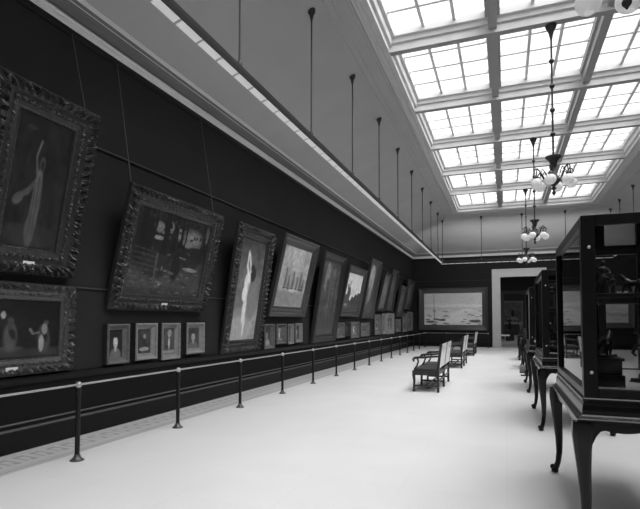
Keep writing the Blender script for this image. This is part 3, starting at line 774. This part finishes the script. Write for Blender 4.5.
# ------------------------------------------------------------------ sculptures
def Rm(ax, a): return Matrix.Rotation(a, 3, ax)
def sculpture(name, label, cat, loc, mb, rot=0, m=None, vox=.006, group=None, base=None):
    t = thing(name, label, cat, loc, (0,0,rot), group)
    o = mb.build('body', m or M['sculpt'], t, smooth=True)
    r = o.modifiers.new('remesh', 'REMESH'); r.mode = 'VOXEL'; r.voxel_size = vox; r.use_smooth_shade = True
    s = o.modifiers.new('smooth', 'SMOOTH'); s.iterations = 3; s.factor = .5
    if base:
        w, d, h = base
        MB().box(-w/2, w/2, -d/2, d/2, 0, h).box(-w/2-.006, w/2+.006, -d/2-.006, d/2+.006, 0, h*.35).build('base', M['plinth'], t, bevel=.003)
    return t
def beast(s=1.0, z=.02, head_up=.1, crouch=False):
    """four-legged big cat: body along +x"""
    mb = MB(); E = mb.ellipsoid
    h = .085*s if crouch else .13*s
    E((-.075*s,0,z+h+.012*s), (.06*s,.04*s,.05*s)); E((0,0,z+h), (.09*s,.036*s,.042*s)); E((.075*s,0,z+h+.015*s), (.05*s,.043*s,.055*s))
    mb.tube([(.09*s,0,z+h+.03*s),(.13*s,0,z+h+.03*s+head_up*.5*s)], [.036*s,.03*s], 10)
    hx, hz = .148*s, z+h+.035*s+head_up*.55*s
    E((hx,0,hz), (.034*s,.028*s,.028*s)); E((hx+.03*s,0,hz-.01*s), (.02*s,.016*s,.014*s))
    for q in (-1, 1):
        E((hx-.012*s, q*.02*s, hz+.026*s), (.008*s,.007*s,.012*s))
        if crouch:
            mb.tube([(.08*s,q*.035*s,z+h),(.10*s,q*.042*s,z+.05*s),(.06*s,q*.042*s,z+.018*s),(.14*s,q*.04*s,z+.014*s)], [.026*s,.02*s,.015*s,.014*s], 8)
            mb.tube([(-.08*s,q*.035*s,z+h),(-.04*s,q*.05*s,z+.06*s),(-.10*s,q*.045*s,z+.018*s),(-.03*s,q*.045*s,z+.012*s)], [.034*s,.026*s,.016*s,.014*s], 8)
        else:
            dx = .03*s*q
            mb.tube([(.08*s,q*.03*s,z+h),(.082*s+dx,q*.032*s,z+.06*s),(.08*s+dx*1.4,q*.032*s,z+.015*s),(.10*s+dx*1.4,q*.032*s,z+.010*s)], [.028*s,.018*s,.014*s,.013*s], 8)
            mb.tube([(-.085*s,q*.03*s,z+h),(-.06*s-dx,q*.034*s,z+.075*s),(-.10*s-dx,q*.034*s,z+.045*s),(-.09*s-dx,q*.034*s,z+.012*s),(-.07*s-dx,q*.034*s,z+.010*s)], [.036*s,.024*s,.015*s,.013*s,.013*s], 8)
    mb.tube([(-.125*s,0,z+h+.02*s),(-.17*s,.0,z+h-.01*s),(-.185*s,.01*s,z+h-.06*s),(-.20*s,.02*s,z+.04*s),(-.225*s,.02*s,z+.05*s)], [.014*s,.011*s,.010*s,.009*s,.011*s], 8)
    return mb
def statuette(s=1.0, z=.02, arm=1):
    """standing draped figurine, 0.3 m at s=1"""
    mb = MB(); E = mb.ellipsoid
    mb.lathe([(.05*s,0),(.046*s,.03*s),(.038*s,.08*s),(.033*s,.13*s),(.024*s,.165*s),(.03*s,.19*s),(.034*s,.215*s),(.026*s,.235*s),(.010*s,.245*s),(.010*s,.255*s)], (0,0,z), 14)
    E((.002*s,0,z+.275*s), (.019*s,.017*s,.023*s)); E((-.006*s,0,z+.283*s), (.019*s,.019*s,.019*s)); E((.02*s,0,z+.273*s), (.005*s,.004*s,.005*s))
    mb.tube([(0,.033*s,z+.222*s),(.02*s,.055*s,z+.18*s),(.05*s,.035*s,z+.17*s)], [.012*s,.010*s,.009*s], 8)
    mb.tube([(0,-.033*s,z+.222*s),(.01*s,-.06*s,z+(.25 if arm else .17)*s),(.02*s,-.055*s,z+(.31 if arm else .13)*s)], [.012*s,.010*s,.008*s], 8)
    E((.02*s,.0,z+.10*s), (.03*s,.03*s,.08*s)); return mb
def fight_group(s=1.0, z=.02):
    """rearing horse with rider: a tall tangled group"""
    mb = MB(); E = mb.ellipsoid
    E((0,0,z+.20*s), (.055*s,.05*s,.11*s), Rm('Y', .5)); E((-.04*s,0,z+.13*s), (.06*s,.055*s,.06*s))
    mb.tube([(.05*s,0,z+.27*s),(.09*s,0,z+.34*s),(.10*s,0,z+.39*s)], [.042*s,.032*s,.026*s], 10)
    E((.125*s,0,z+.385*s), (.045*s,.02*s,.022*s), Rm('Y', .6))
    for q in (-1, 1):
        E((.10*s,q*.014*s,z+.42*s), (.007*s,.006*s,.014*s))
        mb.tube([(-.05*s,q*.04*s,z+.13*s),(-.01*s,q*.05*s,z+.07*s),(-.055*s,q*.05*s,z+.04*s),(-.04*s,q*.05*s,z)], [.04*s,.025*s,.015*s,.016*s], 8)
        mb.tube([(.05*s,q*.03*s,z+.26*s),(.12*s,q*.04*s,z+.26*s),(.13*s+.02*s*q,q*.04*s,z+.20*s),(.12*s,q*.04*s,z+.18*s)], [.028*s,.018*s,.013*s,.014*s], 8)
    mb.tube([(-.09*s,0,z+.14*s),(-.14*s,0,z+.13*s),(-.16*s,0,z+.05*s),(-.15*s,.01*s,z)], [.02*s,.022*s,.018*s,.010*s], 8)
    mb.tube([(-.02*s,0,z+.28*s),(-.03*s,0,z+.36*s),(-.025*s,0,z+.40*s)], [.034*s,.036*s,.016*s], 10); E((-.02*s,0,z+.43*s), (.022*s,.02*s,.026*s))
    for q in (-1, 1):
        mb.tube([(-.03*s,q*.035*s,z+.37*s),(.02*s,q*.05*s,z+.33*s),(.06*s,q*.03*s,z+.34*s)], [.014*s,.012*s,.010*s], 8)
        mb.tube([(-.02*s,q*.03*s,z+.27*s),(.04*s,q*.06*s,z+.24*s),(.01*s,q*.065*s,z+.16*s)], [.022*s,.018*s,.014*s], 8)
    E((-.01*s,0,z+.01*s), (.12*s,.08*s,.03*s)); E((.05*s,.04*s,z+.02*s), (.05*s,.05*s,.04*s)); return mb
FZ, SH = 1.0805, 1.7455
NEAR = 'bronzes in the nearest display case'
t = thing('pedestal', 'black stepped pedestal box on the floor of the nearest case', 'pedestal', (.672, 4.16, FZ))
MB().box(-.12, .12, -.14, .14, 0, .085).build('lower_block', M['plinth'], t, bevel=.004)
MB().box(-.105, .105, -.125, .125, .085, .185).box(-.118, .118, -.138, .138, .185, .205).build('upper_block', M['plinth'], t, bevel=.004)
sculpture('bronze_animal', 'dark bronze standing cat on the black stepped pedestal in the nearest case', 'sculpture', (.69, 4.14, FZ+.2055), beast(.72, .014, .12), rot=1.1, group=NEAR, base=(.19, .10, .018))
sculpture('bronze_group', 'large bronze horse and rider on the nearest case floor, at the picture edge', 'sculpture', (1.06, 4.40, FZ), fight_group(.95, .03), rot=PI*.75, group=NEAR, base=(.26, .18, .03))
sculpture('bronze_statuette', 'slim dark standing figurine with raised arm on the upper shelf of the nearest case', 'sculpture', (.715, 4.30, SH), statuette(.85, .02), rot=-1.8, group=NEAR, base=(.10, .10, .02))
sculpture('bronze_animal', 'small dark bronze cat at the left end of the upper shelf in the nearest case', 'sculpture', (.63, 4.12, SH), beast(.5, .012, .1), rot=-.4, group=NEAR, base=(.14, .07, .012))
sculpture('bronze_animal', 'small bronze cat standing at right on the upper shelf in the nearest case', 'sculpture', (.89, 4.18, SH), beast(.55, .012, .12), rot=2.7, group=NEAR, base=(.15, .07, .012))
sculpture('bronze_statuette', 'short bronze figurine in the middle of the upper shelf in the nearest case', 'sculpture', (.80, 4.42, SH), statuette(.52, .016, 0), rot=-1.2, group=NEAR, base=(.07, .07, .016))
SEC = 'sculptures in the second tall case'
sculpture('bronze_statuette', 'bronze figurine with raised arm on the upper shelf of the second case', 'sculpture', (.66, 8.1, SH), statuette(1.0, .02), rot=-1.5, group=SEC, base=(.11, .11, .02))
sculpture('bronze_group', 'bronze horse and rider on the floor of the second case', 'sculpture', (.72, 8.2, FZ), fight_group(1.0, .03), rot=2.4, group=SEC, base=(.26, .18, .03))
sculpture('marble_statuette', 'pale standing figurine at the right on the floor of the second case', 'sculpture', (1.05, 8.3, FZ), statuette(1.1, .02, 0), rot=-1.5, m=M['sculptpale'], group=SEC, base=(.12, .12, .02))
sculpture('bronze_animal', 'bronze cat on the upper shelf of the second case', 'sculpture', (1.0, 8.3, SH), beast(.9, .016), rot=-2.6, group=SEC, base=(.26, .10, .016))
THI = 'sculptures in the third tall case'
sculpture('bronze_group', 'bronze horse and rider on the floor of the third case', 'sculpture', (.8, 12.2, FZ), fight_group(1.0, .03), rot=2.0, group=THI, base=(.26, .18, .03))
sculpture('bronze_animal', 'bronze cat on the upper shelf of the third case', 'sculpture', (.8, 12.2, SH), beast(.9, .016), rot=2.6, group=THI, base=(.26, .10, .016))
FAR = 'sculptures standing on the low table cases'
sculpture('bronze_group', 'dark bronze horse and rider on the low table case behind the tall cases', 'sculpture', (.62, 17.3, .991), fight_group(.7, .03), rot=2.2, group=FAR, base=(.2, .14, .03))
sculpture('marble_statuette', 'small pale figurine on the low table case behind the tall cases', 'sculpture', (.8, 17.75, .991), statuette(.7, .02, 0), rot=-1.6, m=M['sculptpale'], group=FAR, base=(.09, .09, .02))
sculpture('bronze_statuette', 'tall dark figurine on the low table case nearest the doorway', 'sculpture', (.60, 21.4, .991), statuette(1.6, .03), rot=-1.6, group=FAR, base=(.17, .17, .03))
# slanted board standing on the floor past the third case
t = thing('notice_board', 'grey slanted board on a small foot, on the floor past the third tall case', 'board', (.52, 15.1, 0))
MB().bar((0,-.10,.30), (0,.08,.07), .30, .02, up=(0,1,1)).build('board', M['board'], t)
MB().box(-.12, .12, -.06, .10, 0, .03).box(-.02, .02, 0, .03, .03, .16).build('foot', M['oak'], t)

# things in the room beyond
sculpture('statue', 'dark statue standing in the dim room beyond the doorway', 'sculpture', (.35, 41.5, .0), statuette(3.4, .9, 0), rot=-1.6, vox=.03, base=(.6, .6, .9))
t = thing('bench', 'low bench with a pale seat in the dim room beyond the doorway', 'bench', (-.12, 40.5, 0))
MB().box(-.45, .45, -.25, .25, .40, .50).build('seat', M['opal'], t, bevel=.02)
for i in (-1, 1):
    for j in (-1, 1): MB().box(i*.38-.03, i*.38+.03, j*.2-.03, j*.2+.03, 0, .40).build('leg', M['oak'], t)
picture('tall dim painting on the far wall beyond the doorway', (.8, 57.94, 1.2), (0, 0, 0), 2.2, 2.6, .25, .1, 'plain', GL, p_interior(.15, .4), group='pictures beyond the doorway', seg=.2)

# ------------------------------------------------------------------ settees
SL = 2.05
def settee(label, loc, rot=0, group='leather-backed oak settees on the open floor'):
    """local: back towards +x, seat front at -x, length along y"""
    t = thing('settee', label, 'settee', loc, (0,0,rot), group)
    ypos = (-SL/2, 0, SL/2)
    for y in ypos:
        MB().tube([(-.27,y,.46),(-.275,y,.36),(-.262,y,.24),(-.268,y,.10),(-.27,y,.05)], [.038,.036,.027,.025,.026], 10).lathe([(.02,.05),(.034,.035),(.034,.012),(.024,0)], (-.27,y,0), 12).build('leg', M['oak'], t, smooth=True)
        # back post running on as the rear leg
        MB().tube([(.25,y,0),(.25,y,.30),(.252,y,.50),(.285,y,.78),(.325,y,1.05)], [.028,.028,.032,.03,.028], 8, square=True).build('back_post', M['oak'], t, smooth=True)
        arm = MB().tube([(.285,y,.78),(.15,y,.772),(-.05,y,.752),(-.18,y,.745),(-.25,y,.735),(-.285,y,.70),(-.275,y,.665),(-.25,y,.67)], [.022,.024,.026,.028,.03,.028,.022,.014], 10)
        arm.tube([(-.20,y,.74),(-.17,y,.66),(-.205,y,.56),(-.255,y,.48)], [.02,.018,.019,.024], 10)
        arm.build('arm', M['oak'], t, smooth=True)
        MB().bar((-.262,y,.13),(.25,y,.13), .03, .04).build('side_stretcher', M['oak'], t)
    MB().box(-.29, -.25, -SL/2, SL/2, .36, .455).box(.22, .26, -SL/2, SL/2, .36, .455).box(-.27, .25, -SL/2-.02, -SL/2+.02, .36, .455).box(-.27, .25, SL/2-.02, SL/2+.02, .36, .455).build('seat_rail', M['oak'], t, bevel=.006)
    MB().bar((-.0,-SL/2,.13),(-.0,SL/2,.13), .035, .04).bar((.25,-SL/2,.24),(.25,SL/2,.24), .025, .035).build('long_stretcher', M['oak'], t)
    for a, b in ((-SL/2+.03, -.03), (.03, SL/2-.03)):
        MB().box(-.285, .225, a, b, .445, .505).build('seat', M['leatherdark'], t, bevel=.02)
        q = MB(); P = [(.268,.56),(.285,.70),(.318,.93),(.34,.925),(.31,.69),(.293,.555)]
        q.prism([(x-.012, z) for x, z in P], 'y', a+.02, b-.02)
        q.build('back_panel', M['leather'], t, bevel=.006)['label'] = 'grey leather back panel'
    MB().prism([(.295,.93),(.315,1.04),(.335,1.045),(.335,.93)], 'y', -SL/2+.02, SL/2-.02).prism([(.245,.52),(.252,.575),(.285,.575),(.278,.52)], 'y', -SL/2+.02, SL/2-.02).build('back_rail', M['leather'], t, bevel=.005)
    return t
s0 = settee('nearest oak settee, its leather back turned to the display cases', (-1.625, 11.93, 0))
dup(s0, (-1.60, 17.75, 0), 'second oak settee, directly behind the nearest one')
dup(s0, (-1.58, 23.85, 0), 'farthest oak settee, in front of the desert landscape')
dup(s0, (3.3, 22.6, 0), 'settee right of the display cases, seen only through the glass', rot=(0,0,PI))

# ------------------------------------------------------------------ world, camera
w = bpy.data.worlds.new('world'); scene.world = w; w.use_nodes = True
w.node_tree.nodes['Background'].inputs['Color'].default_value = (.5, .5, .5, 1)
w.node_tree.nodes['Background'].inputs['Strength'].default_value = .4
sun = bpy.data.lights.new('daylight', 'SUN'); sun.energy = 11.5; sun.angle = math.radians(72)
so = bpy.data.objects.new('daylight', sun); COL.objects.link(so); so.location = (4, 10, 20); so.rotation_euler = (math.radians(12), math.radians(31), 0)
cam = bpy.data.cameras.new('camera'); co = bpy.data.objects.new('camera', cam); COL.objects.link(co)
F, YAW, PITCH, ROLL, CY = 490.28, .3606, .0417, .0015, 300.32
c, s = math.cos(YAW), math.sin(YAW)
r = Vector((c, s, 0)); fw = Vector((-s, c, 0)); u = Vector((0, 0, 1))
fw, u = fw*math.cos(PITCH)+u*math.sin(PITCH), u*math.cos(PITCH)-fw*math.sin(PITCH)
r, u = r*math.cos(ROLL)+u*math.sin(ROLL), u*math.cos(ROLL)-r*math.sin(ROLL)
mw = Matrix((r, u, -fw)).transposed().to_4x4(); mw.translation = (0, 0, 1.55)
co.matrix_world = mw
cam.sensor_width = 36; cam.sensor_fit = 'HORIZONTAL'; cam.lens = F*36/640
cam.shift_y = (CY-254.5)/640; cam.clip_end = 200; cam.clip_start = .05
scene.camera = co
vs = scene.view_settings
vs.view_transform = 'Standard'; vs.look = 'None'; vs.gamma = 1; vs.use_curve_mapping = False
vs.exposure = 0.38
